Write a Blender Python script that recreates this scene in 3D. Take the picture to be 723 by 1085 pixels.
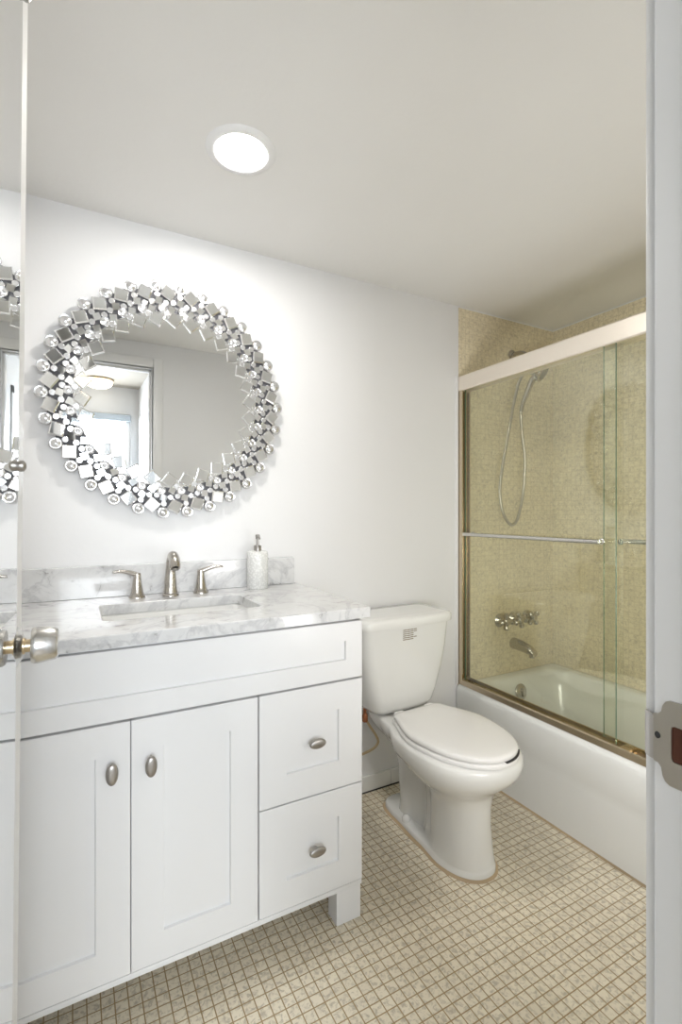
import bpy, bmesh, math, random
from math import pi, sin, cos, radians
from mathutils import Vector, Matrix
random.seed(7)
for o in list(bpy.data.objects): bpy.data.objects.remove(o)
S = bpy.context.scene
COL = S.collection

# ------------------------------------------------------------------ camera, world, exposure
cam = bpy.data.objects.new('camera', bpy.data.cameras.new('camera')); COL.objects.link(cam)
cam.data.sensor_fit = 'VERTICAL'; cam.data.sensor_height = 36; cam.data.sensor_width = 24
cam.data.lens = 520/1085*36
cam.data.clip_start = 0.02
cam.location = (0, 0, 1.2)
cam.rotation_euler = (radians(90), 0, radians(-28.43))
S.camera = cam
S.view_settings.view_transform = 'Standard'; S.view_settings.look = 'None'
S.view_settings.gamma = 1; S.view_settings.use_curve_mapping = False
S.view_settings.exposure = 0.03
W = bpy.data.worlds.new('world'); S.world = W; W.use_nodes = True
W.node_tree.nodes['Background'].inputs[0].default_value = (0.80, 0.91, 1.0, 1)
W.node_tree.nodes['Background'].inputs[1].default_value = 3.0
LAMP = 170.0          # recessed bathroom light, emission
HALL_LAMP = 7.0     # flush lamp in the hall
# daylight entering by the hall window
ld = bpy.data.lights.new('window_daylight', 'AREA'); ld.shape = 'RECTANGLE'; ld.size = 1.3; ld.size_y = 1.15
ld.energy = 86; ld.color = (0.95, 0.975, 1.0)
lo = bpy.data.objects.new('window_daylight', ld); COL.objects.link(lo)
lo.location = (-0.15, -2.36, 1.5); lo.rotation_euler = (radians(90), 0, 0)   # set below to face +Y
lo.rotation_euler = (radians(-90), 0, pi)
lo.rotation_euler = Vector((0, 1, 0)).to_track_quat('-Z', 'Z').to_euler()

# added fill light, no real lamp: a soft source low beside the doorway, aimed up into the room
fd = bpy.data.lights.new('fill_light', 'AREA'); fd.shape = 'DISK'; fd.size = .5; fd.energy = 8.8; fd.color = (1, .985, .96)
fo = bpy.data.objects.new('fill_light', fd); COL.objects.link(fo); fo.location = (.86, .37, .84)
fo.rotation_euler = Vector((.62, .46, .34)).to_track_quat('-Z', 'Z').to_euler()

# ------------------------------------------------------------------ materials
def mat(name, col=(.8,.8,.8), rough=.5, metal=0.0, spec=.5, coat=0.0, emit=None, es=0):
    m = bpy.data.materials.new(name); m.use_nodes = True
    b = m.node_tree.nodes['Principled BSDF']
    b.inputs['Base Color'].default_value = (*col, 1); b.inputs['Roughness'].default_value = rough
    b.inputs['Metallic'].default_value = metal; b.inputs['Specular IOR Level'].default_value = spec
    b.inputs['Coat Weight'].default_value = coat
    if emit: b.inputs['Emission Color'].default_value = (*emit, 1); b.inputs['Emission Strength'].default_value = es
    return m
def nd(m, t, **kw):
    n = m.node_tree.nodes.new(t)
    for k, v in kw.items(): setattr(n, k, v)
    return n
def lk(m, a, b): m.node_tree.links.new(a, b)
def bsdf(m): return m.node_tree.nodes['Principled BSDF']
def noise(m, scale, detail=3, rough=.5, dist=0, vec=None):
    n = nd(m, 'ShaderNodeTexNoise'); n.inputs['Scale'].default_value = scale; n.inputs['Detail'].default_value = detail
    n.inputs['Roughness'].default_value = rough; n.inputs['Distortion'].default_value = dist
    if vec is None:
        tc = nd(m, 'ShaderNodeTexCoord'); vec = tc.outputs['Object']
    lk(m, vec, n.inputs['Vector']); return n
def ramp(m, fac, stops):
    r = nd(m, 'ShaderNodeValToRGB'); e = r.color_ramp.elements
    e[0].position, e[0].color = stops[0][0], (*stops[0][1], 1); e[1].position, e[1].color = stops[-1][0], (*stops[-1][1], 1)
    for p, c in stops[1:-1]:
        x = e.new(p); x.color = (*c, 1)
    lk(m, fac, r.inputs['Fac']); return r
def mix(m, fac, a, b, mode='MIX'):
    n = nd(m, 'ShaderNodeMix', data_type='RGBA', blend_type=mode)
    for s, v in ((n.inputs[0], fac), (n.inputs[6], a), (n.inputs[7], b)):
        if isinstance(v, (int, float)): s.default_value = v
        elif isinstance(v, tuple): s.default_value = (*v, 1)
        else: lk(m, v, s)
    return n.outputs[2]
def bump(m, h, strength=.2, dist=.002, inv=False):
    b = nd(m, 'ShaderNodeBump'); b.inputs['Strength'].default_value = strength; b.inputs['Distance'].default_value = dist; b.invert = inv
    lk(m, h, b.inputs['Height']); lk(m, b.outputs[0], bsdf(m).inputs['Normal'])
def painted(name, col, rough, bscale=90, bs=.12, var=.03):
    m = mat(name, col, rough)
    n = noise(m, 1.7, 4); r = ramp(m, n.outputs['Fac'], [(.3, tuple(c*(1-var) for c in col)), (.7, tuple(min(1, c*(1+var)) for c in col))])
    lk(m, r.outputs[0], bsdf(m).inputs['Base Color'])
    n2 = noise(m, bscale, 2); bump(m, n2.outputs['Fac'], bs, .002); return m

M = {}
M['wall'] = painted('wall_paint', (.80,.80,.805), .42, 60, .10, .012)
M['ceil'] = painted('ceiling_paint', (.80,.79,.77), .6, 45, .28, .02)
M['trim'] = painted('trim_paint', (.82,.82,.82), .35, 30, .06, .015)
M['cab'] = painted('cabinet_lacquer', (.80,.80,.805), .3, 30, .02, .01)
M['shadow_gap'] = mat('cabinet_inside', (.30,.30,.30), .8)
M['porcelain'] = mat('porcelain', (.83,.83,.81), .12, coat=.4)
M['seat'] = mat('seat_plastic', (.85,.84,.83), .22)
M['enamel'] = mat('tub_enamel', (.82,.83,.82), .18, coat=.3)
M['nickel'] = mat('brushed_nickel', (.52,.49,.45), .27, 1)
M['pewter'] = mat('pewter', (.42,.40,.38), .38, 1)
M['chrome'] = mat('chrome', (.72,.72,.71), .10, 1)
M['steel'] = mat('satin_steel', (.66,.65,.63), .25, 1)
M['brass'] = mat('aged_brass', (.62,.50,.33), .3, 1)
M['header'] = mat('champagne_aluminium', (.90,.83,.74), .38, .75)
M['track'] = mat('bronze_aluminium', (.62,.53,.40), .25, 1)
M['mirror'] = mat('mirror_glass', (.88,.89,.89), .01, 1)
M['facet'] = mat('mirror_facet', (.86,.87,.87), .04, 1)
M['facet_edge'] = mat('mirror_bevel', (.95,.95,.95), .12, 1)
M['bead'] = mat('crystal_bead', (.70,.70,.71), .2, .85)
M['backing'] = mat('dark_backing', (.09,.09,.10), .45)
M['black'] = mat('flat_black', (.03,.03,.03), .6)
M['copper'] = mat('rusted_copper', (.40,.16,.08), .45, .8)
M['hose'] = mat('steel_hose', (.50,.47,.42), .3, 1)
M['stain'] = painted('aged_caulk', (.50,.38,.24), .7, 60, .2, .35)
M['caulk'] = painted('cream_caulk', (.62,.54,.40), .7, 60, .2, .15)
M['hallwall'] = painted('hall_paint', (.60,.61,.62), .5, 60, .1, .02)
M['hallceil'] = painted('hall_ceiling_paint', (.42,.39,.34), .6, 60, .1, .02)
M['hallfloor'] = painted('hall_floor', (.45,.40,.34), .5, 20, .1, .15)
M['hole'] = painted('darkened_wood', (.09,.028,.012), .8, 60, .2, .5)  # wood tone darkened to carry the shade of the latch hole
M['print'] = mat('label_print', (.22,.17,.10), .7)
M['paper'] = mat('label_paper', (.80,.76,.68), .6)
M['lens'] = mat('lamp_lens', (1,1,1), .5, emit=(1,.965,.91), es=LAMP)
M['dome'] = mat('lamp_dome', (1,1,1), .5, emit=(1,.84,.60), es=HALL_LAMP)
M['facade'] = painted('pale_facade', (.82,.84,.86), .8, 10, .1, .05)
M['pane'] = mat('building_window', (.30,.42,.48), .2)

def marble():
    m = mat('marble', (.8,.8,.79), .12, coat=.3)
    n = noise(m, 4.2, 8, .62, 1.3)
    r = ramp(m, n.outputs['Fac'], [(0, (.70,.70,.70)), (.45, (.72,.72,.72)), (.50, (.58,.58,.59)), (.54, (.71,.71,.71)), (1, (.66,.66,.66))])
    n2 = noise(m, 19, 6, .65, .8)
    r2 = ramp(m, n2.outputs['Fac'], [(.33, (.38,.37,.37)), (.39, (.88,.88,.88)), (.5, (1,1,1))])
    c = mix(m, .75, r.outputs[0], r2.outputs[0], 'MULTIPLY')
    lk(m, c, bsdf(m).inputs['Base Color']); return m
M['marble'] = marble()

def mosaic(name, axes, pitch, mortar, ca, cb, cm, rough=.3, mottle=.5, off=(0,0), bs=.5, mot=(.55,.53,.50)):
    m = mat(name, ca, rough)
    tc = nd(m, 'ShaderNodeTexCoord'); sp = nd(m, 'ShaderNodeSeparateXYZ'); lk(m, tc.outputs['Object'], sp.inputs[0])
    cx = nd(m, 'ShaderNodeCombineXYZ')
    for i, a in enumerate(axes):
        ad = nd(m, 'ShaderNodeMath', operation='ADD'); ad.inputs[1].default_value = off[i]+10*pitch
        lk(m, sp.outputs[a], ad.inputs[0]); lk(m, ad.outputs[0], cx.inputs[i])
    b = nd(m, 'ShaderNodeTexBrick'); b.offset = 0; b.squash = 1
    b.inputs['Scale'].default_value = 1; b.inputs['Brick Width'].default_value = pitch; b.inputs['Row Height'].default_value = pitch
    b.inputs['Mortar Size'].default_value = mortar; b.inputs['Mortar Smooth'].default_value = .35; b.inputs['Bias'].default_value = 0
    b.inputs['Color1'].default_value = (*ca, 1); b.inputs['Color2'].default_value = (*cb, 1); b.inputs['Mortar'].default_value = (*cm, 1)
    lk(m, cx.outputs[0], b.inputs['Vector'])
    n = noise(m, 75, 5, .65, .6); r = ramp(m, n.outputs['Fac'], [(.36, mot), (.52, (1,1,1))])
    inv = nd(m, 'ShaderNodeMath', operation='SUBTRACT'); inv.inputs[0].default_value = 1; lk(m, b.outputs['Fac'], inv.inputs[1])
    mu = nd(m, 'ShaderNodeMath', operation='MULTIPLY'); mu.inputs[1].default_value = mottle; lk(m, inv.outputs[0], mu.inputs[0])
    c = mix(m, mu.outputs[0], b.outputs['Color'], r.outputs[0], 'MULTIPLY')
    # broad wear
    n3 = noise(m, 3.0, 4); r3 = ramp(m, n3.outputs['Fac'], [(.35, (.86,.85,.83)), (.65, (1,1,1))])
    c2 = mix(m, .8, c, r3.outputs[0], 'MULTIPLY')
    lk(m, c2, bsdf(m).inputs['Base Color'])
    bump(m, b.outputs['Fac'], bs, .0015, True); return m
M['floor'] = mosaic('floor_mosaic', ('X','Y'), .0302, .0017, (.90,.83,.68), (.82,.75,.61), (.40,.28,.13), .35, .8, (.006,.012))
M['tile_y'] = mosaic('shower_mosaic', ('X','Z'), .0252, .0015, (.93,.84,.64), (.85,.76,.56), (.75,.66,.47), .3, .6, (0,0), .35)
M['tile_x'] = mosaic('shower_mosaic_side', ('Y','Z'), .0252, .0015, (.93,.84,.64), (.85,.76,.56), (.75,.66,.47), .3, .6, (0,0), .35)

def glass(name, tint, ior=1.5):
    m = bpy.data.materials.new(name); m.use_nodes = True; nt = m.node_tree; nt.nodes.clear()
    out = nd(m, 'ShaderNodeOutputMaterial'); t = nd(m, 'ShaderNodeBsdfTransparent'); g = nd(m, 'ShaderNodeBsdfGlossy')
    t.inputs[0].default_value = (*tint, 1); g.inputs['Roughness'].default_value = .015; g.inputs[0].default_value = (.95,1,.95,1)
    fr = nd(m, 'ShaderNodeFresnel'); ge = nd(m, 'ShaderNodeNewGeometry'); mr_ = nd(m, 'ShaderNodeMapRange')
    mr_.inputs['To Min'].default_value = ior; mr_.inputs['To Max'].default_value = 1/ior; lk(m, ge.outputs['Backfacing'], mr_.inputs['Value']); lk(m, mr_.outputs[0], fr.inputs[0]); mx = nd(m, 'ShaderNodeMixShader')
    lk(m, fr.outputs[0], mx.inputs[0]); lk(m, t.outputs[0], mx.inputs[1]); lk(m, g.outputs[0], mx.inputs[2]); lk(m, mx.outputs[0], out.inputs[0])
    return m
M['glass'] = glass('shower_glass', (.985,.992,.945), 1.68)
M['glass_edge'] = mat('glass_edge', (.10,.19,.13), .15)
M['winglass'] = glass('window_glass', (.97,.98,.99))

def soapmat():
    m = mat('ribbed_ceramic', (.86,.86,.84), .25)
    tc = nd(m, 'ShaderNodeTexCoord')
    w = nd(m, 'ShaderNodeTexVoronoi'); w.inputs['Scale'].default_value = 130; lk(m, tc.outputs['Object'], w.inputs['Vector'])
    r = ramp(m, w.outputs['Distance'], [(.25, (.88,.88,.86)), (.6, (.74,.74,.72))]); lk(m, r.outputs[0], bsdf(m).inputs['Base Color'])
    bump(m, w.outputs['Distance'], .5, .002, True); return m
M['soap'] = soapmat()

# ------------------------------------------------------------------ helpers
WL = {}   # object -> origin of its thing (unrotated world point the mesh is relative to)
def tagp(o, label=None, cat=None, group=None, kind=None):
    if label: o['label'] = label
    if cat: o['category'] = cat
    if group: o['group'] = group
    if kind: o['kind'] = kind
    return o
def thing(name, label, cat, loc=(0,0,0), rz=0, group=None, kind=None):
    o = bpy.data.objects.new(name, None); COL.objects.link(o); o.location = loc; o.rotation_euler = (0,0,rz)
    o.empty_display_size = .05
    WL[o.name] = Vector(loc); return tagp(o, label, cat, group, kind)
def obj(name, bm, mats, parent=None, smooth=False, label=None, local=False):
    """local=True: verts already relative to the thing; else world verts shifted to the thing"""
    if parent is not None and not local:
        bmesh.ops.translate(bm, verts=bm.verts, vec=-WL[parent.name])
    bmesh.ops.recalc_face_normals(bm, faces=bm.faces)
    me = bpy.data.meshes.new(name); bm.to_mesh(me); bm.free()
    if not isinstance(mats, (list, tuple)): mats = [mats]
    for m in mats: me.materials.append(m)
    if smooth:
        for p in me.polygons: p.use_smooth = True
        me.set_sharp_from_angle(angle=radians(smooth if smooth is not True else 40))
    o = bpy.data.objects.new(name, me); COL.objects.link(o)
    if parent is not None:
        o.parent = parent; WL[o.name] = WL[parent.name]
    else: WL[o.name] = Vector((0,0,0))
    if label: o['label'] = label
    return o
def struct(name, bm, m, smooth=False):
    return tagp(obj(name, bm, m, None, smooth), kind='structure')
def NB(): return bmesh.new()
def box(bm, x0, x1, y0, y1, z0, z1, bev=0, seg=2, mi=0):
    v = [bm.verts.new(p) for p in ((x0,y0,z0),(x1,y0,z0),(x1,y1,z0),(x0,y1,z0),(x0,y0,z1),(x1,y0,z1),(x1,y1,z1),(x0,y1,z1))]
    fs = [bm.faces.new([v[i] for i in q]) for q in ((3,2,1,0),(4,5,6,7),(0,1,5,4),(1,2,6,5),(2,3,7,6),(3,0,4,7))]
    for f in fs: f.material_index = mi
    if bev:
        es = list({e for f in fs for e in f.edges})
        bmesh.ops.bevel(bm, geom=es, offset=bev, segments=seg, profile=.5, affect='EDGES')
    return bm
def ring(bm, pts): return [bm.verts.new(p) for p in pts]
def bridge(bm, a, b, mi=0, closed=True):
    n = len(a)
    for i in range(n if closed else n-1):
        j = (i+1) % n
        f = bm.faces.new((a[i], a[j], b[j], b[i])); f.material_index = mi
def loft(bm, rings, cap0=True, cap1=True, mi=0):
    rs = [ring(bm, r) for r in rings]
    for a, b in zip(rs, rs[1:]): bridge(bm, a, b, mi)
    if cap0: bm.faces.new(rs[0]).material_index = mi
    if cap1: bm.faces.new(rs[-1][::-1]).material_index = mi
    return rs
def rrect(x0, x1, y0, y1, r, z, n=6):
    p = []
    for cx, cy, a0 in ((x1-r, y0+r, -pi/2), (x1-r, y1-r, 0), (x0+r, y1-r, pi/2), (x0+r, y0+r, pi)):
        for i in range(n+1):
            a = a0 + pi/2*i/n; p.append((cx+r*cos(a), cy+r*sin(a), z))
    return p
def frame_mat(d):
    d = Vector(d).normalized(); u = d.orthogonal().normalized(); return u, d.cross(u), d
def lathe(bm, prof, origin, axis=(0,0,1), n=24, mi=0, cap=True):
    """prof: (radius, distance along axis)"""
    o = Vector(origin); u, w, d = frame_mat(axis); rs = []
    for r, t in prof:
        rs.append([o + d*t + (u*cos(2*pi*i/n) + w*sin(2*pi*i/n))*max(r, 1e-4) for i in range(n)])
    loft(bm, rs, cap, cap, mi); return bm
def smooth_path(pts, k=6):
    P = [Vector(p) for p in pts]; out = []
    for i in range(len(P)-1):
        a, b, c, d = P[max(i-1,0)], P[i], P[i+1], P[min(i+2, len(P)-1)]
        for j in range(k):
            t = j/k
            out.append(.5*((2*b)+(c-a)*t+(2*a-5*b+4*c-d)*t*t+(3*b-a-3*c+d)*t**3))
    return out + [P[-1]]
def tube(bm, pts, rad, n=12, mi=0, cap=True, sy=None):
    P = [Vector(p) for p in pts]; N = len(P); rs = []; u = None
    for i, p in enumerate(P):
        d = (P[min(i+1,N-1)] - P[max(i-1,0)]).normalized()
        if u is None: u = d.orthogonal().normalized()
        u = (u - d*u.dot(d)).normalized(); w = d.cross(u)
        r = rad[i] if isinstance(rad, (list, tuple)) else rad
        rs.append([p + (u*cos(2*pi*k/n) + w*sin(2*pi*k/n))*r for k in range(n)])
    loft(bm, rs, cap, cap, mi); return bm
def lerp(a, b, t): return a+(b-a)*t
def interp(xs, ys, x):
    if x <= xs[0]: return ys[0]
    for i in range(len(xs)-1):
        if x <= xs[i+1]:
            t = (x-xs[i])/(xs[i+1]-xs[i]); t = t*t*(3-2*t); return lerp(ys[i], ys[i+1], t)
    return ys[-1]

# ------------------------------------------------------------------ room shell
XL, XR, YN, YW, ZC = -.215, 2.29, .235, 1.803, 2.187
XT = 1.612          # where the shower tile begins on the vanity wall
YH = .12            # hall side of the doorway wall
HX0, HX1, HY0, HZ = -1.5, .60, -2.2, 2.34
DX0, DX1, DZ = -.14, .424, 2.030
struct('floor', box(NB(), XL-.1, XR+.1, YH, YW+.1, -.05, 0), M['floor'])
struct('ceiling', box(NB(), XL-.1, XR+.1, YN-.001, YW+.1, ZC, ZC+.05), M['ceil'])
struct('wall_vanity', box(NB(), XL-.1, XT, YW, YW+.1, 0, ZC), M['wall'])
struct('wall_shower_end', box(NB(), XT, XR+.1, YW, YW+.1, 0, ZC), M['tile_y'])
struct('wall_shower_side', box(NB(), XR, XR+.1, YN, YW, 0, ZC), M['tile_x'])
struct('wall_left', box(NB(), XL-.1, XL, YN, YW, 0, ZC), M['wall'])
b = NB(); box(b, HX0-.1, DX0, YH, YN, 0, HZ); box(b, DX1, XT, YH, YN, 0, HZ); box(b, DX0, DX1, YH, YN, DZ, HZ)
struct('wall_doorway', b, M['wall'])
struct('wall_shower_near', box(NB(), XT, XR+.1, YH, YN, 0, ZC+.05), M['tile_y'])
# base tile row along the vanity wall (white, jointed)
b = NB()
x = 0.745
for w in (.17, .153, .153, .153, .153, .08):
    box(b, x+.0008, x+w-.0008, YW-.011, YW+.002, .004, .068, .002); x += w
    if x > 1.59: break
struct('baseboard_vanity', b, M['porcelain'], 30)
struct('shadow_strip', box(NB(), .745, 1.60, YW-.013, YW-.0105, 0.0, .005), M['black'])  # black strip painting the shadow line at the foot of the base tiles
# aged caulk where the tub meets the floor: an irregular strip
b = NB(); n = 60; a_, c_ = [], []
for i in range(n+1):
    y = lerp(YN, YW-.02, i/n); w = .003 + .0035*random.random()
    a_.append(b.verts.new((1.6035-w, y, .0006))); c_.append(b.verts.new((1.6065, y, .006)))
bridge(b, a_, c_, closed=False)
struct('trim_2', b, M['stain'])
struct('trim_3', box(NB(), XT-.014, XT-.001, YW-.008, YW+.002, .38, 1.85, .002), M['trim'], 30)   # trim strip at shower jamb
# ceiling caulk lines around the alcove
b = NB(); box(b, XT, XR, YW-.004, YW, ZC-.006, ZC, .001); box(b, XR-.004, XR, YN, YW, ZC-.006, ZC, .001); box(b, XT-.002, XT+.003, YW-.003, YW, 1.85, ZC, .001)
struct('trim_4', b, M['trim'])

# doorway frame (jambs, stops, casings)
b = NB()
box(b, DX1-.0005, DX1+.02, YH-.012, YN, 0, DZ+.02, .0025)
box(b, DX0-.02, DX0+.0005, YH-.012, YN, 0, DZ+.02, .0025)
box(b, DX0, DX1, YH-.012, YN, DZ-.0005, DZ+.02, .0025)
box(b, DX1-.011, DX1, YH+.02, YN-.042, 0, DZ, .002); box(b, DX0, DX0+.011, YH+.02, YN-.042, 0, DZ, .002)
box(b, DX0, DX1, YH+.02, YN-.042, DZ-.011, DZ, .002)
struct('door_frame_1', b, M['trim'], 30)['kind'] = 'structure'
b = NB()
for y0, y1, in ((YN, YN+.012), (YH-.014, YH)):
    box(b, DX1+.006, DX1+.064, y0, y1, 0, DZ+.064, .004)
    box(b, max(DX0-.064, XL+.001) if y0 > YH else DX0-.064, DX0-.006, y0, y1, 0, DZ+.064, .004)
    box(b, DX0-.006, DX1+.006, y0, y1, DZ+.006, DZ+.064, .004)
struct('trim_5', b, M['trim'], 30)

# hall
struct('hall_floor', box(NB(), HX0-.1, HX1+.1, HY0-.1, YH, -.05, 0), M['hallfloor'])
struct('hall_ceiling', box(NB(), HX0-.1, HX1+.1, HY0-.1, YH, HZ, HZ+.05), M['hallceil'])
struct('wall_hall_right', box(NB(), HX1, HX1+.1, HY0, YH, 0, HZ), M['hallwall'])
struct('wall_hall_left', box(NB(), HX0-.1, HX0, HY0, YH, 0, HZ), M['hallwall'])
WX0, WX1, WZ0, WZ1 = -.85, .52, .85, 2.06
b = NB(); box(b, HX0-.1, WX0, HY0-.1, HY0, 0, HZ); box(b, WX1, HX1+.1, HY0-.1, HY0, 0, HZ)
box(b, WX0, WX1, HY0-.1, HY0, 0, WZ0); box(b, WX0, WX1, HY0-.1, HY0, WZ1, HZ)
struct('wall_hall_far', b, M['hallwall'])
w1 = thing('window_1', None, None, (0,0,0), kind='structure')
b = NB()
for x0, x1, z0, z1 in ((WX0, WX0+.05, WZ0, WZ1), (WX1-.05, WX1, WZ0, WZ1), (WX0, WX1, WZ0, WZ0+.05), (WX0, WX1, WZ1-.05, WZ1), (WX0, WX1, 1.20, 1.235)):
    box(b, x0, x1, HY0-.07, HY0-.03, z0, z1, .003)
obj('window_frame', b, M['trim'], w1)
obj('glass_pane', box(NB(), WX0+.05, WX1-.05, HY0-.055, HY0-.049, WZ0+.05, WZ1-.05), M['winglass'], w1)
obj('window_sill', box(NB(), WX0-.03, WX1+.03, HY0-.03, HY0+.06, WZ0-.03, WZ0, .004), M['trim'], w1)
obj('blind_cassette', box(NB(), WX0, WX1, HY0-.028, HY0+.03, WZ1-.075, WZ1-.005, .006), mat('blind_fabric', (.40,.46,.52), .6), w1)
# a door in the hall's right wall
d2 = thing('door_2', None, None, (0,0,0), kind='structure')
b = NB()
for y0, y1, z0, z1 in ((-1.95, -1.89, 0, 2.06), (-1.13, -1.07, 0, 2.06), (-1.95, -1.07, 2.0, 2.06)):
    box(b, HX1-.014, HX1, y0, y1, z0, z1, .004)
obj('door_casing', b, M['trim'], d2)
b = NB(); box(b, HX1-.006, HX1, -1.885, -1.135, .01, 1.995, .002)
for z0, z1 in ((.2, .9), (1.05, 1.85)):
    for y0, y1 in ((-1.78, -1.56), (-1.46, -1.24)): box(b, HX1-.011, HX1-.005, y0, y1, z0, z1, .004)
obj('door_leaf', b, M['trim'], d2)
b = NB(); lathe(b, [(.026,0),(.026,.006),(.012,.01),(.012,.03),(.026,.036),(.028,.05),(.018,.06)], (HX1-.006, -1.2, .98), (-1,0,0))
obj('door_knob', b, M['steel'], d2, 40)
# hall lamp
hl = thing('ceiling_lamp', 'round white dome lamp on the hall ceiling, reflected in the wall mirror', 'lamp', (.20, -1.86, HZ))
obj('lamp_base', lathe(NB(), [(.135,0),(.14,-.012),(.13,-.02)], (.20,-1.86,HZ), n=36), M['brass'], hl, 40)
obj('lamp_dome', lathe(NB(), [(.128,-.02),(.128,-.035),(.11,-.062),(.075,-.083),(.03,-.093),(.001,-.095)], (.20,-1.86,HZ), n=36), M['dome'], hl, 60)
# building outside the window
bl = thing('apartment_building', 'pale building with small square windows, seen through the hall window in the mirror', 'building', (0,-13,0))
obj('facade', box(NB(), -9, 4.4, -16, -13, -6, 3.9), M['facade'], bl)
obj('roof_parapet', box(NB(), -9.1, 4.5, -16.1, -12.9, 3.9, 4.2, .03), M['facade'], bl)
pw = None
for ix in range(7):
    for iz in range(4):
        cx, cz = -2.4 + ix*.9, 1.0 + iz*.72
        if pw is None:
            bb = NB(); box(bb, cx-.3, cx+.3, -13.02, -12.98, cz-.22, cz+.22, .01); pw = obj('window_pane', bb, M['pane'], bl); x0_, z0_ = cx, cz
        else:
            c = pw.copy(); COL.objects.link(c); c.location = (cx-x0_, 0, cz-z0_)

# ------------------------------------------------------------------ bathroom door with mirror panel (open against the left)
d1 = thing('door_1', None, None, (0,0,0), kind='structure')
DLEN, DT, DH = .61, .035, 2.022
# local: x = out of the face (+ toward room), y = from hinge to free edge, z up
b = NB(); box(b, -DT, 0, 0, DLEN, .012, DH, .0015)
obj('door_leaf', b, M['trim'], d1, 30, local=True)
b = NB(); box(b, .0003, .0045, .04, DLEN-.088, .12, DH-.03, .0012)
obj('mirror_panel', b, M['mirror'], d1, local=True, label='frameless mirror fixed to the door face')
for z in (1.262, 1.90, .25):
    b = NB(); lathe(b, [(.007,0),(.008,.003),(.0075,.007),(.004,.0095),(.001,.010)], (.0045, DLEN-.092, z), (1,0,0), 10)
    obj('mirror_clip', b, M['pewter'], d1, 40, local=True)
KY, KZ = DLEN-.062, 1.012
b = NB(); lathe(b, [(.027,0),(.027,.002),(.019,.008),(.015,.0095)], (0,KY,KZ), (1,0,0), 32)
r_ = obj('knob_rosette', b, M['steel'], d1, 40, local=True)
b = NB(); lathe(b, [(.0115,.0085),(.0115,.0115),(.009,.012),(.009,.021)], (0,KY,KZ), (1,0,0), 24)
obj('knob_neck', b, M['brass'], d1, 40, local=True)
b = NB(); lathe(b, [(.009,.0195),(.0235,.020),(.0255,.023),(.0258,.027),(.0225,.049),(.020,.052),(.0165,.0525),(.0001,.0525)], (0,KY,KZ), (1,0,0), 36)
obj('door_knob', b, M['steel'], d1, 40, local=True)
b = NB(); lathe(b, [(.026,0),(.018,.008),(.010,.010),(.010,.020),(.024,.022),(.025,.030),(.020,.048),(.001,.050)], (-DT,KY,KZ), (-1,0,0), 32)
obj('door_knob', b, M['steel'], d1, 40, local=True)
for z in (.25, 1.75):
    b = NB(); lathe(b, [(.006,0),(.006,.09)], (.004-DT-.004, -.006, z), (0,0,1), 12); box(b, -DT-.002, -.004, -.004, .0, z, z+.09)
    obj('hinge', b, M['brass'], d1, 40, local=True)
ang = math.atan2(.0036*.9, .09)      # nearly square to the doorway wall
d1.rotation_mode = 'XYZ'; d1.rotation_euler = (0, radians(.5), -ang)
# face passes through (-.070, .88) at z=1.2
mtx = Matrix.Rotation(-ang, 4, 'Z') @ Matrix.Rotation(radians(.5), 4, 'Y')
p = mtx @ Vector((0, DLEN, 1.2)); d1.location = (-.0700-p.x, .880-p.y, 1.2-p.z)

# strike plate on the right jamb
sp = thing('strike_plate', 'worn steel strike plate with a dark latch hole on the right door jamb', 'strike plate', (DX1, .21, 1.012))
def extr_x(bm, outer, inner, x0, x1):
    vo = [bm.verts.new((x0, y, z)) for y, z in outer]; vo2 = [bm.verts.new((x1, y, z)) for y, z in outer]
    vi = [bm.verts.new((x0, y, z)) for y, z in inner]; vi2 = [bm.verts.new((x1, y, z)) for y, z in inner]
    bridge(bm, vo, vo2); bridge(bm, vi, vi2)
    for A, B in ((vo, vi), (vo2, vi2)):
        es = []
        for L in (A, B):
            for i in range(len(L)):
                e = bm.edges.get((L[i], L[(i+1) % len(L)])) or bm.edges.new((L[i], L[(i+1) % len(L)])); es.append(e)
        bmesh.ops.triangle_fill(bm, use_beauty=True, edges=es)
yb = .188
out = [(yb,.979),(.222,.979),(.2255,.981),(.2275,.985),(.2285,.991),(.231,.994),(.2345,.9945),(.2345,1.0335),(.231,1.034),(.2285,1.037),(.2275,1.042),(.225,1.046),(.222,1.0475),(yb,1.0475)]
inn = [(yb+.007,1.000),(.219,.999),(.2205,1.001),(.2208,1.005),(.2208,1.024),(.2203,1.027),(.218,1.028),(yb+.007,1.027)]
b = NB(); extr_x(b, out, inn, DX1-.0022, DX1-.0006)
obj('plate', b, M['chrome'] if False else mat('worn_steel', (.55,.53,.51), .33, 1), sp)
b = NB(); tp = [(DX1-.0014, .2335), (DX1-.0008, .2375), (DX1+.001, .2415), (DX1+.004,.2445)]
r0 = [[(x-.0008, y, z) for x, y in tp] for z in (.9955, 1.0325)]
r1 = [[(x+.0008, y-.0012, z) for x, y in tp] for z in (.9955, 1.0325)]
A = [[b.verts.new(p) for p in r] for r in r0]; B = [[b.verts.new(p) for p in r] for r in r1]
bridge(b, A[0], A[1], closed=False); bridge(b, B[0], B[1], closed=False)
for k in (0, 1): bridge(b, A[k], B[k], closed=False)
for k in (0, -1): b.faces.new((A[0][k], A[1][k], B[1][k], B[0][k]))
obj('lip', b, bpy.data.materials['worn_steel'], sp, 60)
obj('latch_hole', box(NB(), DX1-.0009, DX1-.0005, yb+.007, .2208, .999, 1.028), M['hole'], sp, label='flat wood patch darkened for the shade inside the latch hole')
obj('adjusting_screw', lathe(NB(), [(.0032,0),(.003,.001),(.0012,.0014)], (DX1-.0012,.2318,1.0165), (-1,.15,0), 12), M['black'], sp, 40)
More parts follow.
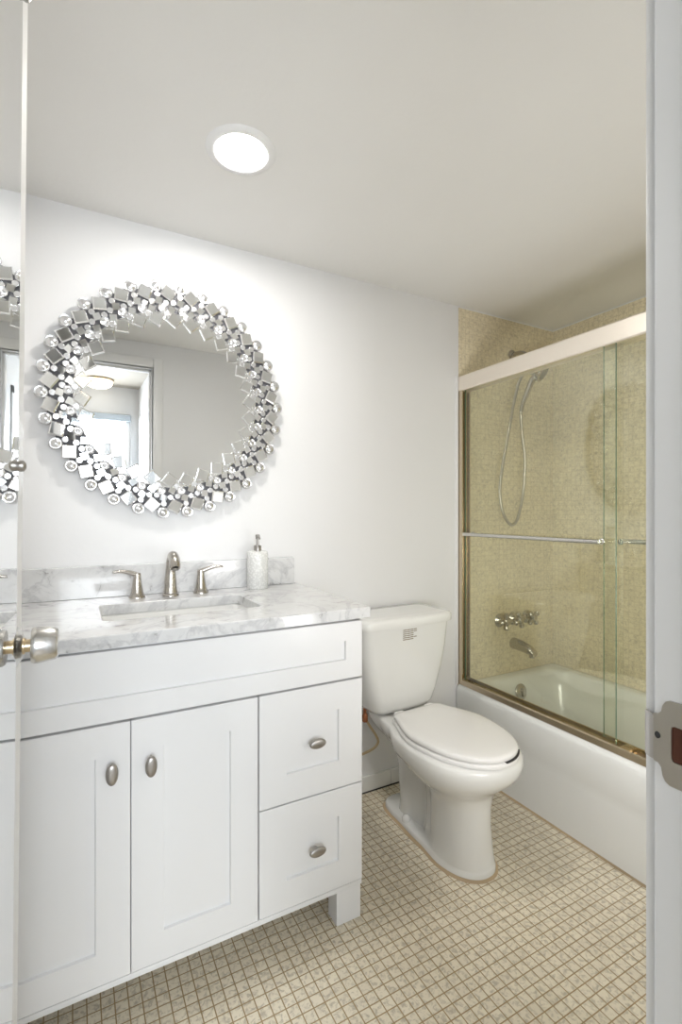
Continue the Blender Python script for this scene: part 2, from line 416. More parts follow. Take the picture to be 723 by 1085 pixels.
for z in (.989, 1.038):
    b = NB(); lathe(b, [(.0038,0),(.0034,.0012),(.001,.0015)], (DX1-.0022, .209, z), (-1,0,0), 14); obj('screw', b, M['brass'], sp, 40)

# ------------------------------------------------------------------ recessed ceiling light
cl = thing('recessed_light', 'round recessed light with white trim ring in the bathroom ceiling', 'ceiling light', (.399, 1.31, ZC))
obj('trim_ring', lathe(NB(), [(.066,-.002),(.068,-.006),(.076,-.008),(.092,-.004),(.095,0),(.066,0)], (.399,1.31,ZC), n=48, cap=False), M['trim'], cl, 60)
obj('light_lens', lathe(NB(), [(.0665,-.0015),(.0665,-.0045),(.05,-.0055),(.0001,-.006)], (.399,1.31,ZC), n=48), M['lens'], cl, 60)

# ------------------------------------------------------------------ bathtub
tb = thing('bathtub', 'white enamel alcove bathtub behind the sliding glass doors', 'bathtub', (1.95, 1.0, 0))
X0, X1, Y0, Y1 = 1.606, XR-.001, YN+.001, YW-.001
def R(dx0, dall, z, r=.012): return rrect(X0+dx0+dall, X1-dall, Y0+dall, Y1-dall, r, z, 8)
rings = [R(0,0,.002), R(0,0,.20), R(-.002,0,.232), R(-.008,0,.250), R(-.009,0,.345), R(-.0075,0,.360), R(-.002,.001,.372), R(.006,.003,.378), R(.02,.01,.380)]
ix0, ix1, iy0, iy1 = 1.69, 2.235, .32, 1.742
def I(d, z, r): return rrect(ix0+d, ix1-d, iy0+d*1.5, iy1-d*1.2, r, z, 8)
rings += [I(-.012,.380,.12), I(-.002,.377,.115), I(.006,.368,.11), I(.02,.30,.11), I(.04,.16,.12), I(.075,.085,.13), I(.13,.066,.13), I(.2,.062,.05)]
b = NB(); loft(b, rings); obj('tub_shell', b, M['enamel'], tb, 50)
# overflow plate on the inner end wall
b = NB(); nrm = Vector((0,-1,.22)).normalized()
lathe(b, [(.037,0),(.038,.004),(.033,.008),(.028,.0075),(.024,.010),(.012,.012),(.001,.0125)], (1.945, 1.7185, .308), nrm, 32)
ov = obj('overflow_plate', b, M['nickel'], tb, 40)
b = NB(); box(b, 1.941, 1.949, 1.697, 1.708, .288, .332, .002); obj('overflow_lever', b, M['nickel'], ov, 30)
b = NB(); lathe(b, [(.03,0),(.03,.003),(.02,.004),(.001,.003)], (1.945, 1.50, .0625), n=24); obj('drain', b, M['chrome'], tb, 40)

# ------------------------------------------------------------------ shower doors
sd = thing('shower_enclosure', 'metal frame of the sliding shower doors: header, wall jambs and bottom track', 'shower frame', (1.64, 1.0, .38))
b = NB()
prof = [(1.615,1.777),(1.612,1.782),(1.612,1.843),(1.616,1.848),(1.668,1.848),(1.672,1.843),(1.672,1.777),(1.666,1.777),(1.666,1.79),(1.622,1.79),(1.622,1.777)]
va = [b.verts.new((x, YN, z)) for x, z in prof]; vb = [b.verts.new((x, YW-.001, z)) for x, z in prof]
bridge(b, va, vb); b.faces.new(va); b.faces.new(vb)
obj('header_rail', b, M['header'], sd)
b = NB()
prof = [(1.613,.3795),(1.613,.401),(1.619,.405),(1.622,.401),(1.622,.390),(1.652,.390),(1.652,.410),(1.656,.412),(1.660,.410),(1.660,.390),(1.680,.388),(1.680,.3795)]
va = [b.verts.new((x, YN, z)) for x, z in prof]; vb = [b.verts.new((x, YW-.001, z)) for x, z in prof]
bridge(b, va, vb); b.faces.new(va); b.faces.new(vb)
obj('bottom_track', b, M['track'], sd)
for y0, y1, in ((YW-.030, YW-.001), (YN+.001, YN+.030)):
    b = NB(); box(b, 1.613, 1.6195, y0, y1, .40, 1.777, .001); box(b, 1.660, 1.667, y0, y1, .40, 1.777, .001); box(b, 1.6195, 1.660, (y1-.006 if y1 > 1 else y0), (y1 if y1 > 1 else y0+.006), .40, 1.777)
    box(b, 1.638, 1.641, y0, y1, .40, 1.777, .0005)
    obj('wall_jamb', b, M['track'], sd)
b = NB(); box(b, 1.623, 1.651, .985, 1.018, .3905, .402, .002); obj('bottom_guide', b, M['brass'], sd)

def panel(name, label, x, y0, y1, barx, by0, by1, side):
    t = thing(name, label, 'shower door', (x, (y0+y1)/2, .405), group=None)
    b = NB(); box(b, x-.003, x+.003, y0, y1, .404, 1.789)
    for f in b.faces:
        c = f.calc_center_median()
        if abs(f.normal.y) > .5 or abs(f.normal.z) > .5 or abs(c.y-y0) < 1e-4 or abs(c.y-y1) < 1e-4: f.material_index = 1
    obj('glass_panel', b, [M['glass'], M['glass_edge']], t)
    z = 1.097
    b = NB(); tube(b, [(barx, by0, z), (barx, by1, z)], .0085, 16); bar = obj('towel_bar', b, M['steel'], t, 40)
    for y in (by0+.018, by1-.018):
        b = NB(); s_ = 1 if barx > x else -1
        lathe(b, [(.011,0),(.011,.003),(.007,.005),(.007,abs(barx-x)-.006)], (x+s_*.0032, y, z), (s_,0,0), 16)
        obj('bar_post', b, M['steel'], t, 40)
    return t
panel('sliding_glass_door', 'left sliding glass shower door with a towel bar on the room side, by the toilet', 1.6305, 1.030, 1.770, 1.585, 1.062, 1.732, -1)
panel('sliding_glass_door', 'right sliding glass shower door running behind the other, towel bar on the tub side', 1.6465, .275, 1.085, 1.700, .33, 1.045, 1)

# ------------------------------------------------------------------ shower fittings
sv = thing('bath_mixer', 'three round metal bath valve handles in a row on the tiled wall', 'tub faucet', (1.985, YW, .655))
for k, X in enumerate((1.888, 1.985, 2.082)):
    b = NB(); lathe(b, [(.034,0),(.034,.004),(.024,.014),(.016,.02),(.014,.036)], (X, YW, .652), (0,-1,0), 24)
    e = obj('valve_flange', b, M['nickel'], sv, 40)
    b = NB(); lathe(b, [(.015,.034),(.019,.038),(.019,.052),(.012,.062),(.001,.064)], (X, YW, .652), (0,-1,0), 20)
    for q in range(4):
        a = q*pi/2 + .35*k; d = Vector((cos(a), 0, sin(a))); o_ = Vector((X, YW-.046, .652))
        tube(b, [o_+d*.010, o_+d*.024, o_+d*.034, o_+d*.042], [.012,.011,.014,.008], 10)
    obj('valve_handle', b, M['nickel'], e, 40)
ts = thing('tub_spout', 'metal tub spout on the tiled wall below the valve handles', 'tub spout', (1.985, YW, .52))
b = NB(); rs = []
for t, (y, z, rx, rz) in enumerate([(0,.525,.026,.028),(.008,.525,.027,.029),(.03,.525,.026,.028),(.07,.521,.025,.026),(.105,.514,.024,.023),(.128,.507,.022,.020),(.138,.502,.015,.013)]):
    rs.append([(1.985+rx*cos(a*pi/10), YW-y, z+rz*sin(a*pi/10)) for a in range(20)])
loft(b, rs); obj('spout_body', b, M['nickel'], ts, 50)
b = NB(); lathe(b, [(.013,0),(.013,.014)], (1.985, YW-.118, .480), n=16); obj('spout_outlet', b, M['nickel'], ts, 40)

sh = thing('hand_shower', 'hand shower hanging from its wall arm with a long looping metal hose', 'shower', (1.975, YW, 2.0))
b = NB(); lathe(b, [(.026,0),(.025,.004),(.014,.010)], (1.978, YW, 2.008), (0,-1,0), 24)
tube(b, smooth_path([(1.978,YW,2.008),(1.978,YW-.05,2.006),(1.982,YW-.09,1.985),(1.988,YW-.125,1.935)]), .0095, 12)
obj('shower_arm', b, M['nickel'], sh, 40)
HP = Vector((1.990, YW-.135, 1.905))
b = NB(); lathe(b, [(.015,-.018),(.018,-.012),(.018,.012),(.013,.02)], HP, (.1,-.3,.9), 16); obj('arm_holder', b, M['nickel'], sh, 40)
hb = Vector((1.885, 1.655, 1.672)); ht = Vector((1.945, 1.615, 1.838))
hb = Vector((1.888, 1.665, 1.680)); hm = Vector((1.918, 1.655, 1.775)); ht = Vector((1.938, 1.642, 1.835))
b = NB(); pth = smooth_path([hb, lerp(hb,hm,.5)+Vector((-.006,0,0)), hm, ht, Vector((1.958,1.630,1.862))], 5)
n_ = len(pth); tube(b, pth, [lerp(.0085,.0145,math.sin(min(1,i/n_*1.2)*pi/2)) for i in range(n_)], 14)
obj('handle', b, M['nickel'], sh, 40)
b = NB(); ax = Vector((.30,-.62,-.42)).normalized()
lathe(b, [(.010,-.034),(.024,-.028),(.040,-.014),(.047,0),(.047,.006),(.040,.010),(.001,.010)], Vector((1.972,1.612,1.872)), ax, 28)
hd = obj('shower_head', b, M['nickel'], sh, 40)
b = NB(); lathe(b, [(.034,.0102),(.034,.0115),(.001,.012)], Vector((1.972,1.612,1.872)), ax, 28); obj('spray_face', b, M['pewter'], hd, 40)
b = NB()
hp = smooth_path([(1.962,1.655,1.872),(1.935,1.675,1.882),(1.905,1.690,1.84),(1.880,1.70,1.74),(1.850,1.71,1.58),(1.822,1.72,1.42),(1.815,1.73,1.30),(1.835,1.73,1.20),(1.880,1.73,1.142),(1.925,1.73,1.15),(1.960,1.73,1.23),(1.970,1.72,1.33),(1.955,1.70,1.46),(1.918,1.685,1.58),(1.890,1.668,1.66),(1.888,1.665,1.682)], 8)
tube(b, hp, .0072, 10); obj('hose', b, M['hose'], sh, 60)

# ------------------------------------------------------------------ vanity cabinet
VX0, VX1, VF, VB = -.2025, .748, 1.268, 1.800      # carcass front plane behind the doors
FY = 1.248                                       # door face plane
va_ = thing('vanity_cabinet', 'white shaker vanity cabinet with two doors and two drawers under the marble top', 'cabinet', ((VX0+VX1)/2, 1.52, 0))
b = NB()
box(b, VX0, VX0+.018, VF, VB, .10, .886, .001); box(b, VX1-.018, VX1, VF, VB, .10, .886, .001)
box(b, VX0, VX1, VF, VB, .10, .118, .001); box(b, VX0, VX1, VB-.012, VB, .10, .886)
box(b, VX0, VX1, VF, VF+.018, .10, .14, .001); box(b, VX0, VX1, VF, VF+.018, .70, .886, .001)
box(b, .418, .440, VF, VF+.018, .10, .75); box(b, .10, .13, VF, VF+.018, .10, .75); box(b, .44, VX1, VF, VF+.018, .385, .42)
box(b, VX0, VX1, FY+.004, VF+.004, .098, .112, .001)
obj('carcass', b, M['cab'], va_, 30)
def shaker(x0, x1, z0, z1, rail, t=.0195, dep=.007):
    b = NB(); yf, yb_ = FY, FY+t
    P = lambda x, y, z: b.verts.new((x, y, z))
    def rect(a0, a1, c0, c1, y): return [P(a0,y,c0), P(a1,y,c0), P(a1,y,c1), P(a0,y,c1)]
    e = .0015; q = .0018
    rs = [rect(x0,x1,z0,z1,yb_), rect(x0,x1,z0,z1,yf+e), rect(x0+e,x1-e,z0+e,z1-e,yf),
          rect(x0+rail,x1-rail,z0+rail,z1-rail,yf), rect(x0+rail+q,x1-rail-q,z0+rail+q,z1-rail-q,yf+dep)]
    for A, B in zip(rs, rs[1:]): bridge(b, A, B)
    b.faces.new(rs[0]); b.faces.new(rs[-1]); return b
g = .0018
obj('false_front', shaker(VX0+.001, VX1-.001, .713+g, .880, .055), M['cab'], va_)
kn_pos = []
dl = obj('door', shaker(VX0+.001, .1145-g/2, .116, .711-g, .073), M['cab'], va_)
dr = obj('door', shaker(.1145+g/2, .4275-g, .116, .711-g, .073), M['cab'], va_)
r1_ = obj('drawer', shaker(.4275+g, VX1-.001, .403+g, .711-g, .078), M['cab'], va_)
r2_ = obj('drawer', shaker(.4275+g, VX1-.001, .116, .403-g, .078), M['cab'], va_)
def knob(x, z, vert, parent):
    b = NB(); rs = []
    a_, c_ = (.0135, .0255) if vert else (.0255, .0135)
    N = 24
    for s_, y in ((.30,0),(.30,.010),(.62,.013),(.93,.017),(1,.020),(.94,.0235),(.78,.0255),(.45,.0265),(.02,.027)):
        rs.append([(x+a_*s_*cos(2*pi*i/N), FY-y, z+c_*s_*sin(2*pi*i/N)) for i in range(N)])
    loft(b, rs); return obj('knob', b, M['pewter'], parent, 50)
knob(.073, .603, True, dl); knob(.157, .601, True, dr); knob(.592, .557, False, r1_); knob(.592, .257, False, r2_)
for x0, y0 in ((VX1-.083, 1.254), (VX0+.003, 1.254), (VX1-.083, 1.72), (VX0+.003, 1.72)):
    obj('leg', box(NB(), x0, x0+.08, y0, y0+.055, .0, .0985, .0015), M['cab'], va_)

# countertop with sink cut-out
SX0, SX1, SY0, SY1 = .062, .490, 1.395, 1.640
ct = thing('countertop', 'white marble vanity countertop with grey veins and a cut-out for the sink', 'countertop', (.273, 1.51, .889))
b = NB(); CX0, CX1, CY0, CY1, CZ0, CZ1 = -.213, .768, 1.235, 1.8015, .8885, .9195
rs = [rrect(SX0,SX1,SY0,SY1,.018,CZ0,6), rrect(CX0+.02,CX1-.02,CY0+.02,CY1,.002,CZ0,6), rrect(CX0,CX1,CY0,CY1,.002,CZ0+.001,6),
      rrect(CX0,CX1,CY0,CY1,.002,CZ1-.003,6), rrect(CX0+.001,CX1-.001,CY0+.001,CY1,.002,CZ1-.0008,6), rrect(CX0+.003,CX1-.003,CY0+.003,CY1,.002,CZ1,6),
      rrect(SX0-.002,SX1+.002,SY0-.002,SY1+.002,.02,CZ1,6), rrect(SX0,SX1,SY0,SY1,.018,CZ1-.002,6), rrect(SX0,SX1,SY0,SY1,.018,CZ0,6)]
loft(b, rs, False, False); bmesh.ops.remove_doubles(b, verts=b.verts, dist=1e-5)
obj('slab', b, M['marble'], ct)
bs = obj('backsplash', box(NB(), -.213, .757, 1.783, 1.8025, CZ1+.0005, 1.023, .0015), M['marble'])
tagp(bs, 'grey-veined marble backsplash standing along the wall behind the faucet', 'backsplash')
sk = thing('sink', 'white rectangular undermount sink set under the marble top', 'sink', (.276, 1.52, .75))
b = NB(); rs = []
for d, z, r in ((-.022,CZ0-.0005,.03),(-.004,CZ0-.0005,.022),(.000,CZ0-.006,.022),(.006,.84,.03),(.012,.79,.035),(.03,.765,.045),(.07,.757,.04),(.095,.755,.02)):
    rs.append(rrect(SX0+d,SX1-d,SY0+d,SY1-d,r,z,6))
loft(b, rs, False, True)
rs = [rrect(SX0-.022,SX1+.022,SY0-.022,SY1+.022,.03,CZ0-.0005,6), rrect(SX0-.022,SX1+.022,SY0-.022,SY1+.022,.03,CZ0-.012,6), rrect(SX0-.008,SX1+.008,SY0-.008,SY1+.008,.03,CZ0-.014,6), rrect(SX0+.02,SX1-.02,SY0+.02,SY1-.02,.04,.752,6)]
loft(b, rs, False, True); obj('basin', b, M['porcelain'], sk, 50)
b = NB(); lathe(b, [(.022,0),(.022,.003),(.014,.004),(.001,.0035)], (.276,1.53,.7555), n=24); obj('drain', b, M['nickel'], sk, 40)

# faucet (widespread)
fc = thing('faucet', 'brushed nickel two-handle sink faucet standing at the back of the marble top', 'faucet', (.281, 1.72, CZ1))
z0 = CZ1+.0003
b = NB()
lathe(b, [(.027,0),(.027,.004),(.024,.007),(.0245,.010)], (.281,1.725,z0), n=28)
pp = smooth_path([(.281,1.725,z0+.008),(.281,1.724,z0+.04),(.281,1.722,z0+.08),(.281,1.714,z0+.112),(.281,1.697,z0+.132),(.281,1.672,z0+.136),(.281,1.648,z0+.124),(.281,1.632,z0+.100)], 6)
N_ = len(pp); rad = [interp([0,.12,.35,.55,.75,.9,1],[.024,.020,.0155,.0145,.0165,.0175,.0155], i/(N_-1)) for i in range(N_)]
tube(b, pp, rad, 20); obj('spout', b, M['nickel'], fc, 50)
b = NB(); lathe(b, [(.0105,0),(.0105,.004)], (.281,1.6305,z0+.0945), (0,.35,1), 16)
obj('aerator', b, M['pewter'], fc, 40)
for X, sgn in ((.178,-1), (.384,1)):
    b = NB(); lathe(b, [(.0255,0),(.0255,.004),(.0225,.008),(.019,.018),(.0145,.045),(.012,.066),(.0125,.074),(.011,.080),(.001,.082)], (X,1.735,z0), n=28)
    hdl = obj('handle', b, M['nickel'], fc, 40)
    b = NB(); rs = []
    for t in [i/10 for i in range(11)]:
        cx = X + sgn*(.000+.074*t); zc = z0+.074+.018*math.sin(t*pi*.55)-.004*t*t; w = lerp(.0105,.0085,t)*(1 if t < .95 else .7); h_ = lerp(.0085,.0042,t)
        cy = 1.735 - .010*t
        rs.append([(cx+ .3*sgn*h_*-sin(a*pi/8), cy+w*cos(a*pi/8), zc+h_*sin(a*pi/8)) for a in range(16)])
    loft(b, rs); obj('lever', b, M['nickel'], hdl, 50)

# soap dispenser
so = thing('soap_dispenser', 'white textured ceramic soap dispenser with a metal pump, on the counter by the backsplash', 'soap dispenser', (.590, 1.735, CZ1))
b = NB(); lathe(b, [(.036,0),(.038,.003),(.038,.128),(.0365,.134),(.030,.137),(.012,.138)], (.590,1.735,z0), n=36); obj('bottle', b, M['soap'], so, 40)
b = NB(); lathe(b, [(.0135,.138),(.0135,.156),(.012,.158),(.005,.158),(.0048,.180),(.0075,.181),(.0085,.192),(.0075,.197),(.001,.198)], (.590,1.735,z0), n=20)
tube(b, smooth_path([(.590,1.735,z0+.189),(.586,1.71,z0+.190),(.583,1.692,z0+.184)], 4), [.005,.005,.0048,.0046,.0044,.0042,.004,.0038,.0036], 10)
obj('pump', b, M['pewter'], so, 40)

# ------------------------------------------------------------------ toilet (local: y toward the wall is 0, front is negative)
TO = thing('toilet', 'white two-piece toilet with closed lid between the vanity and the bathtub', 'toilet', (1.160, 1.792, 0), radians(2.6))
def outline(yb_, yf, ym, w, ex_b, ex_f, z, n=48, wb=None):
    """plan outline; widest at ym with half width w, superelliptic ends"""
    p = []
    for i in range(n):
        a = 2*pi*i/n; cs, sn = cos(a), sin(a)
        if sn >= 0: L, ex = yb_-ym, ex_b
        else: L, ex = ym-yf, ex_f
        x = w*math.copysign(abs(cs)**(2/ex), cs); y = ym + L*math.copysign(abs(sn)**(2/ex), sn)
        p.append((x, y, z))
    return p
def body(z, yf, yb_, s_w, ef=2.2, eb=3.0, n=64):
    """section along local y with variable half width s_w = [(s, w)], s: 0 back, 1 front"""
    xs, ws = [a for a, _ in s_w], [c for _, c in s_w]; p = []
    h_ = n//2; out_ = []
    for i in range(h_+1):
        s = .5-.5*cos(pi*i/h_); w = interp(xs, ws, s)
        f_ = min(1, (max(0, 1-max(0,(s-.70)/.30)**ef))**(1/ef)); g_ = min(1, (max(0, 1-max(0,(.12-s)/.12)**eb))**(1/eb))
        out_.append((w*f_*g_, lerp(yb_, yf, s)))
    for w, y in out_: p.append((-w, y, z))
    for w, y in out_[1:-1][::-1]: p.append((w, y, z))
    return p
b = NB()
flr = [(0,.058),(.2,.072),(.5,.086),(.75,.100),(1,.100)]
rs = [body(.001,-.614,-.095,flr), body(.018,-.614,-.095,flr), body(.024,-.611,-.099,[(s,w-.004) for s,w in flr]),
      body(.030,-.606,-.18,[(0,.050),(.14,.052),(.26,.040),(.36,.040),(.48,.072),(.66,.094),(1,.096)]),
      body(.075,-.602,-.185,[(0,.048),(.12,.054),(.24,.036),(.34,.026),(.46,.056),(.62,.088),(1,.090)]),
      body(.150,-.596,-.180,[(0,.048),(.12,.060),(.24,.046),(.34,.022),(.46,.046),(.62,.082),(1,.086)]),
      body(.210,-.596,-.170,[(0,.048),(.14,.054),(.26,.048),(.36,.030),(.48,.054),(.64,.086),(1,.090)]),
      body(.250,-.602,-.150,[(0,.050),(.14,.054),(.26,.054),(.36,.054),(.48,.076),(.66,.104),(1,.106)]),
      body(.275,-.618,-.12,[(0,.052),(.14,.058),(.30,.070),(.46,.100),(.62,.132),(1,.130)]),
      body(.300,-.648,-.08,[(0,.062),(.16,.074),(.32,.094),(.48,.134),(.64,.160),(1,.154)]),
      body(.325,-.676,-.05,[(0,.080),(.16,.092),(.32,.114),(.48,.160),(.64,.178),(1,.168)]),
      body(.350,-.692,-.035,[(0,.098),(.16,.108),(.32,.130),(.46,.174),(.62,.186),(1,.175)]),
      body(.372,-.697,-.03,[(0,.108),(.16,.117),(.32,.138),(.46,.178),(.62,.188),(1,.178)]),
      body(.390,-.695,-.03,[(0,.110),(.16,.119),(.32,.140),(.46,.178),(.62,.188),(1,.177)]),
      body(.397,-.690,-.034,[(0,.107),(.16,.116),(.32,.137),(.46,.174),(.62,.184),(1,.173)]),
      body(.401,-.680,-.04,[(0,.100),(.16,.109),(.32,.130),(.46,.166),(.62,.176),(1,.165)])]
loft(b, rs); obj('bowl', b, M['porcelain'], TO, 60, local=True)
def seatring(z, d):
    f_ = outline(-.222, -.694-d, -.425, .174+d, 2, 2.15, z, 64)[33:64]          # front half, left to right
    wb_, yb_, r = .124+d, -.238+min(d, 0), .028
    side = []
    for i in range(10):
        t = i/9; y = lerp(-.425, yb_-r, t); side.append((lerp(.174+d, wb_, t*t*(2-t)), y, z))
    arc = [(wb_-r+r*cos(a), yb_-r+r*sin(a), z) for a in [pi/2*k/6 for k in range(1, 7)]]
    R_ = side+arc; L_ = [(-x, y, z) for x, y, z in R_[::-1]]
    return f_ + R_ + L_
b = NB(); loft(b, [seatring(.4015,-.006), seatring(.403,0), seatring(.411,.001), seatring(.4155,-.003)]); obj('seat', b, M['seat'], TO, 60, local=True)
b = NB(); loft(b, [seatring(.4185,-.010), seatring(.4175,-.007), seatring(.421,-.004), seatring(.430,-.004), seatring(.4345,-.008), seatring(.4365,-.018), seatring(.4372,-.05)]); obj('lid', b, M['seat'], TO, 60, local=True)
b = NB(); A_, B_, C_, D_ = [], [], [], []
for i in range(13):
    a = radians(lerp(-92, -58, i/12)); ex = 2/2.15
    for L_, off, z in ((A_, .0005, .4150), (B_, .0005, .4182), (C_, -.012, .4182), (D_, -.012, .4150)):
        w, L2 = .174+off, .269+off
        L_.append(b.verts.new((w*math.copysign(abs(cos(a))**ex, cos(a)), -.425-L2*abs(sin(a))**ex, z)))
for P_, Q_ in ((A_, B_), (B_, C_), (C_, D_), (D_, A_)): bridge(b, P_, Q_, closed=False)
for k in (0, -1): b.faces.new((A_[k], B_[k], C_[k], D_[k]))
obj('lid_gap_strip', b, M['black'], TO, local=True, label='black strip drawing the dark gap under the front of the lid')  # black strip draws the dark gap between seat and lid
for s_ in (-.075, .075):
    b = NB(); box(b, s_-.022, s_+.022, -.258, -.226, .401, .434, .008, 3); obj('seat_hinge', b, M['seat'], TO, 50, local=True)
def trect(w, yf, yb_, r, z, bow):
    out_ = []
    for x, y, z_ in rrect(-w, w, yf, yb_, r, z, 6):
        k = max(0, (yb_-y)/(yb_-yf)); out_.append((x, y - bow*k*(1-(x/w)**2), z_))
    return out_
def trect2(w, yf, yb_, r, z, bow):
    # densified front edge so that the bow reads as a curve
    base = rrect(-w, w, yf, yb_, r, z, 6); out_ = list(base)
    f0, f1 = base[-1], base[0]
    for i in range(1, 12): out_.append((lerp(f0[0], f1[0], i/12), yf, z))
    res = []
    for x, y, z_ in out_:
        k = max(0, (yb_-y)/(yb_-yf)); res.append((x, y - bow*k*(1-(x/w)**2), z_))
    return res
b = NB()
loft(b, [trect2(.120,-.165,-.03,.05,.4035,.008), trect2(.142,-.182,-.022,.05,.410,.008), trect2(.157,-.190,-.018,.05,.430,.010), trect2(.172,-.196,-.014,.045,.48,.012), trect2(.190,-.202,-.011,.04,.56,.014), trect2(.205,-.207,-.009,.035,.65,.015), trect2(.213,-.210,-.008,.03,.7485,.016)])
tk = obj('tank', b, M['porcelain'], TO, 60, local=True)
b = NB()
loft(b, [trect2(.212,-.210,-.008,.03,.7488,.016), trect2(.222,-.220,-.004,.03,.7495,.018), trect2(.224,-.222,-.003,.03,.755,.018), trect2(.224,-.222,-.003,.03,.776,.018), trect2(.220,-.218,-.006,.03,.784,.018), trect2(.210,-.208,-.014,.03,.788,.016), trect2(.18,-.17,-.04,.03,.789,.01)])
obj('tank_lid', b, M['porcelain'], TO, 60, local=True)
# specification label printed on the tank front
def tank_y(z): return -(lerp(.207,.210,(z-.65)/.1))
b = NB()
for r in range(6):
    z = .7385-.0075*r
    for x0, x1 in ((-.047,-.030),(-.0285,-.012),(-.0105,.004)) + (((.006,.020),) if r in (0,1,4) else ()):
        xm = (x0+x1)/2; y = tank_y(z) - .0156*(1-(xm/.21)**2)
        box(b, x0, x1, y-.0010, y+.002, z-.0016, z+.0014)
for r in (0, 1): 
    pass
obj('printed_label', b, M['print'], tk, local=True, label='small brown printed rows just under the tank lid')
for s_ in (-1, 1):
    b = NB(); lathe(b, [(.016,0),(.0165,.008),(.014,.018),(.007,.023),(.001,.024)], (s_*.062,-.262,.022), n=20); obj('bolt_cap', b, M['porcelain'], TO, 50, local=True)
b = NB(); o1 = body(.0004,-.622,-.086,[(s,w+.009) for s,w in flr]); o2 = body(.007,-.6145,-.0945,[(s,w+.0005) for s,w in flr])
A_ = ring(b, o1); B_ = ring(b, o2); bridge(b, A_, B_)
obj('caulk_bead', b, M['stain'], TO, 60, local=True, label='yellowed caulk around the toilet foot')

# water supply
ws = thing('water_supply_line', 'bent metal supply tube with a rusty nut, in the gap between vanity and toilet', 'water pipe', (1.03, 1.76, .2))
b = NB(); tube(b, smooth_path([(1.055,1.735,.345),(1.075,1.742,.315),(1.112,1.748,.262),(1.126,1.75,.228),(1.105,1.752,.205),(1.060,1.756,.192),(1.010,1.760,.185)], 6), .0052, 10)
obj('tube', b, M['brass'], ws, 60)
b = NB(); lathe(b, [(.010,0),(.012,.004),(.012,.026),(.009,.034)], (1.052,1.733,.335), (-.05,-.02,1), 6); lathe(b, [(.007,0),(.007,.07)], (1.050,1.7325,.368), (0,0,1), 12)
obj('nut', b, M['copper'], ws, 40, label='rust-brown nut')
b = NB(); lathe(b, [(.024,0),(.022,.005),(.009,.008),(.009,.045),(.012,.048),(.012,.06)], (.995,YW,.185), (0,-1,0), 20); box(b, .978, 1.012, YW-.075, YW-.062, .175, .195, .004)
obj('shutoff_valve', b, M['chrome'], ws, 40)

# ------------------------------------------------------------------ round decorative mirror
CM = Vector((.293, YW, 1.585))
mr = thing('wall_mirror', 'round wall mirror framed by small mirrored squares and glass beads above the sink', 'mirror', CM)
# local frame: x right, z up, -y out of the wall
b = NB(); lathe(b, [(.30,-.004),(.375,-.004),(.378,-.010),(.378,-.018),(.374,-.020),(.27,-.020)], (0,0,0), (0,1,0), 96, cap=False)
lathe(b, [(.30,-.004),(.30,-.018)], (0,0,0), (0,1,0), 96)
obj('backing_board', b, M['backing'], mr, 30, local=True)
b = NB(); lathe(b, [(.300,-.0205),(.300,-.024),(.297,-.0255),(.0001,-.0255)], (0,0,0), (0,1,0), 96)
obj('mirror_glass', b, M['mirror'], mr, local=True)
def facet_bm(h, bev, t):
    b = NB(); rs = []
    for s_, y in ((h,0),(h,-t*.35),(h-bev,-t)):
        rs.append([(-s_,y,-s_),(s_,y,-s_),(s_,y,s_),(-s_,y,s_)])
    R_ = loft(b, rs)
    for f in b.faces:
        f.material_index = 1
    b.faces.ensure_lookup_table()
    for f in b.faces:
        if all(abs(v.co.y+t) < 1e-6 for v in f.verts): f.material_index = 0
    return b
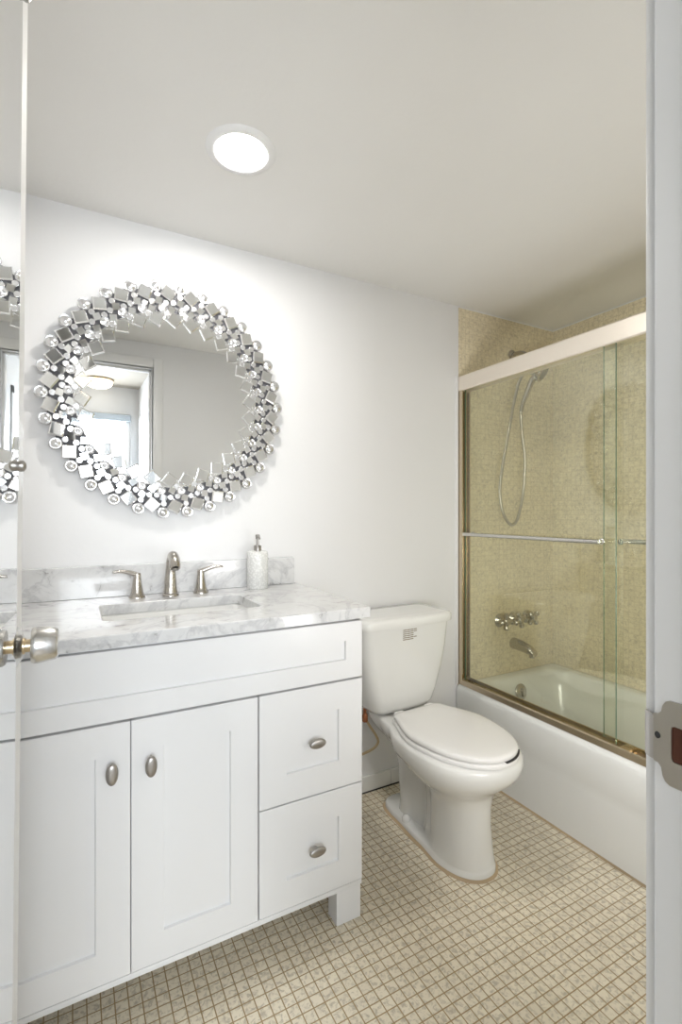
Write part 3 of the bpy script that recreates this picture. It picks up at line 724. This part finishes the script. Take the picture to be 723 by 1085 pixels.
def round_bm(r, kind):
    b = NB()
    if kind == 'big': prof = [(r,0),(r,-.004),(r*.93,-.0065),(r*.80,-.006),(r*.70,-.0055),(r*.62,-.0065),(r*.45,-.0085),(r*.25,-.0095),(.0001,-.010)]
    elif kind == 'ring': prof = [(r,0),(r,-.005),(r*.90,-.0065),(r*.74,-.0058),(r*.60,-.0045),(r*.42,-.0052),(.0001,-.0065)]
    else: prof = [(r,0),(r,-.0045),(r*.86,-.0060),(r*.80,-.0060),(.0001,-.0061)]
    lathe(b, prof, (0,0,0), (0,1,0), 20 if kind != 'small' else 14); return b
protos = {}
def place(kind, Rr, th, rot=0.0, lift=0.0, tilt=.03):
    """th clockwise from the top in degrees"""
    a = radians(th); x, z = Rr*sin(a), Rr*cos(a)
    if kind not in protos:
        if kind == 'large_square_facet': o = obj(kind, facet_bm(.0208,.0040,.007), [M['facet'], M['facet_edge']], mr, local=True)
        elif kind == 'inner_square_facet': o = obj(kind, facet_bm(.0205,.0034,.006), [M['facet'], M['facet_edge']], mr, local=True)
        elif kind == 'small_square_facet': o = obj(kind, facet_bm(.0128,.0020,.006), [M['facet'], M['facet_edge']], mr, local=True)
        elif kind == 'large_glass_bead': o = obj(kind, round_bm(.0202,'big'), M['bead'], mr, 50, local=True)
        elif kind == 'ringed_bead': o = obj(kind, round_bm(.0155,'ring'), M['bead'], mr, 50, local=True)
        else: o = obj(kind, round_bm(.0102,'small'), M['bead'], mr, 50, local=True)
        protos[kind] = o
    else:
        o = protos[kind].copy(); COL.objects.link(o)
    o.location = (x, -.0205-lift, z)
    o.rotation_euler = (random.uniform(-tilt,tilt), a+rot, random.uniform(-tilt,tilt))
for k in range(30):
    t0 = k*12 + 4
    place('large_glass_bead', .387, t0, 0, -.004, .02)
    place('large_square_facet', .3655, t0+6, radians(32), .003, .05)
    place('small_round_bead', .3570, t0+.1)
    place('small_square_facet', .3370, t0+.4, radians(18), .001, .05)
    place('small_round_bead', .3300, t0+4.4)
    place('small_round_bead', .3340, t0+8.5)
    place('ringed_bead', .3130, t0+2.1, 0, .001)
    place('small_square_facet', .3095, t0+7.6, radians(28), .001, .05)
    place('small_round_bead', .2945, t0+4.6)
    place('inner_square_facet', .2760, t0+9.4, radians(36), .005, .04)
mr.rotation_euler = (radians(1.3), 0, 0)
mr.location = (CM.x, YW-.0105, CM.z)
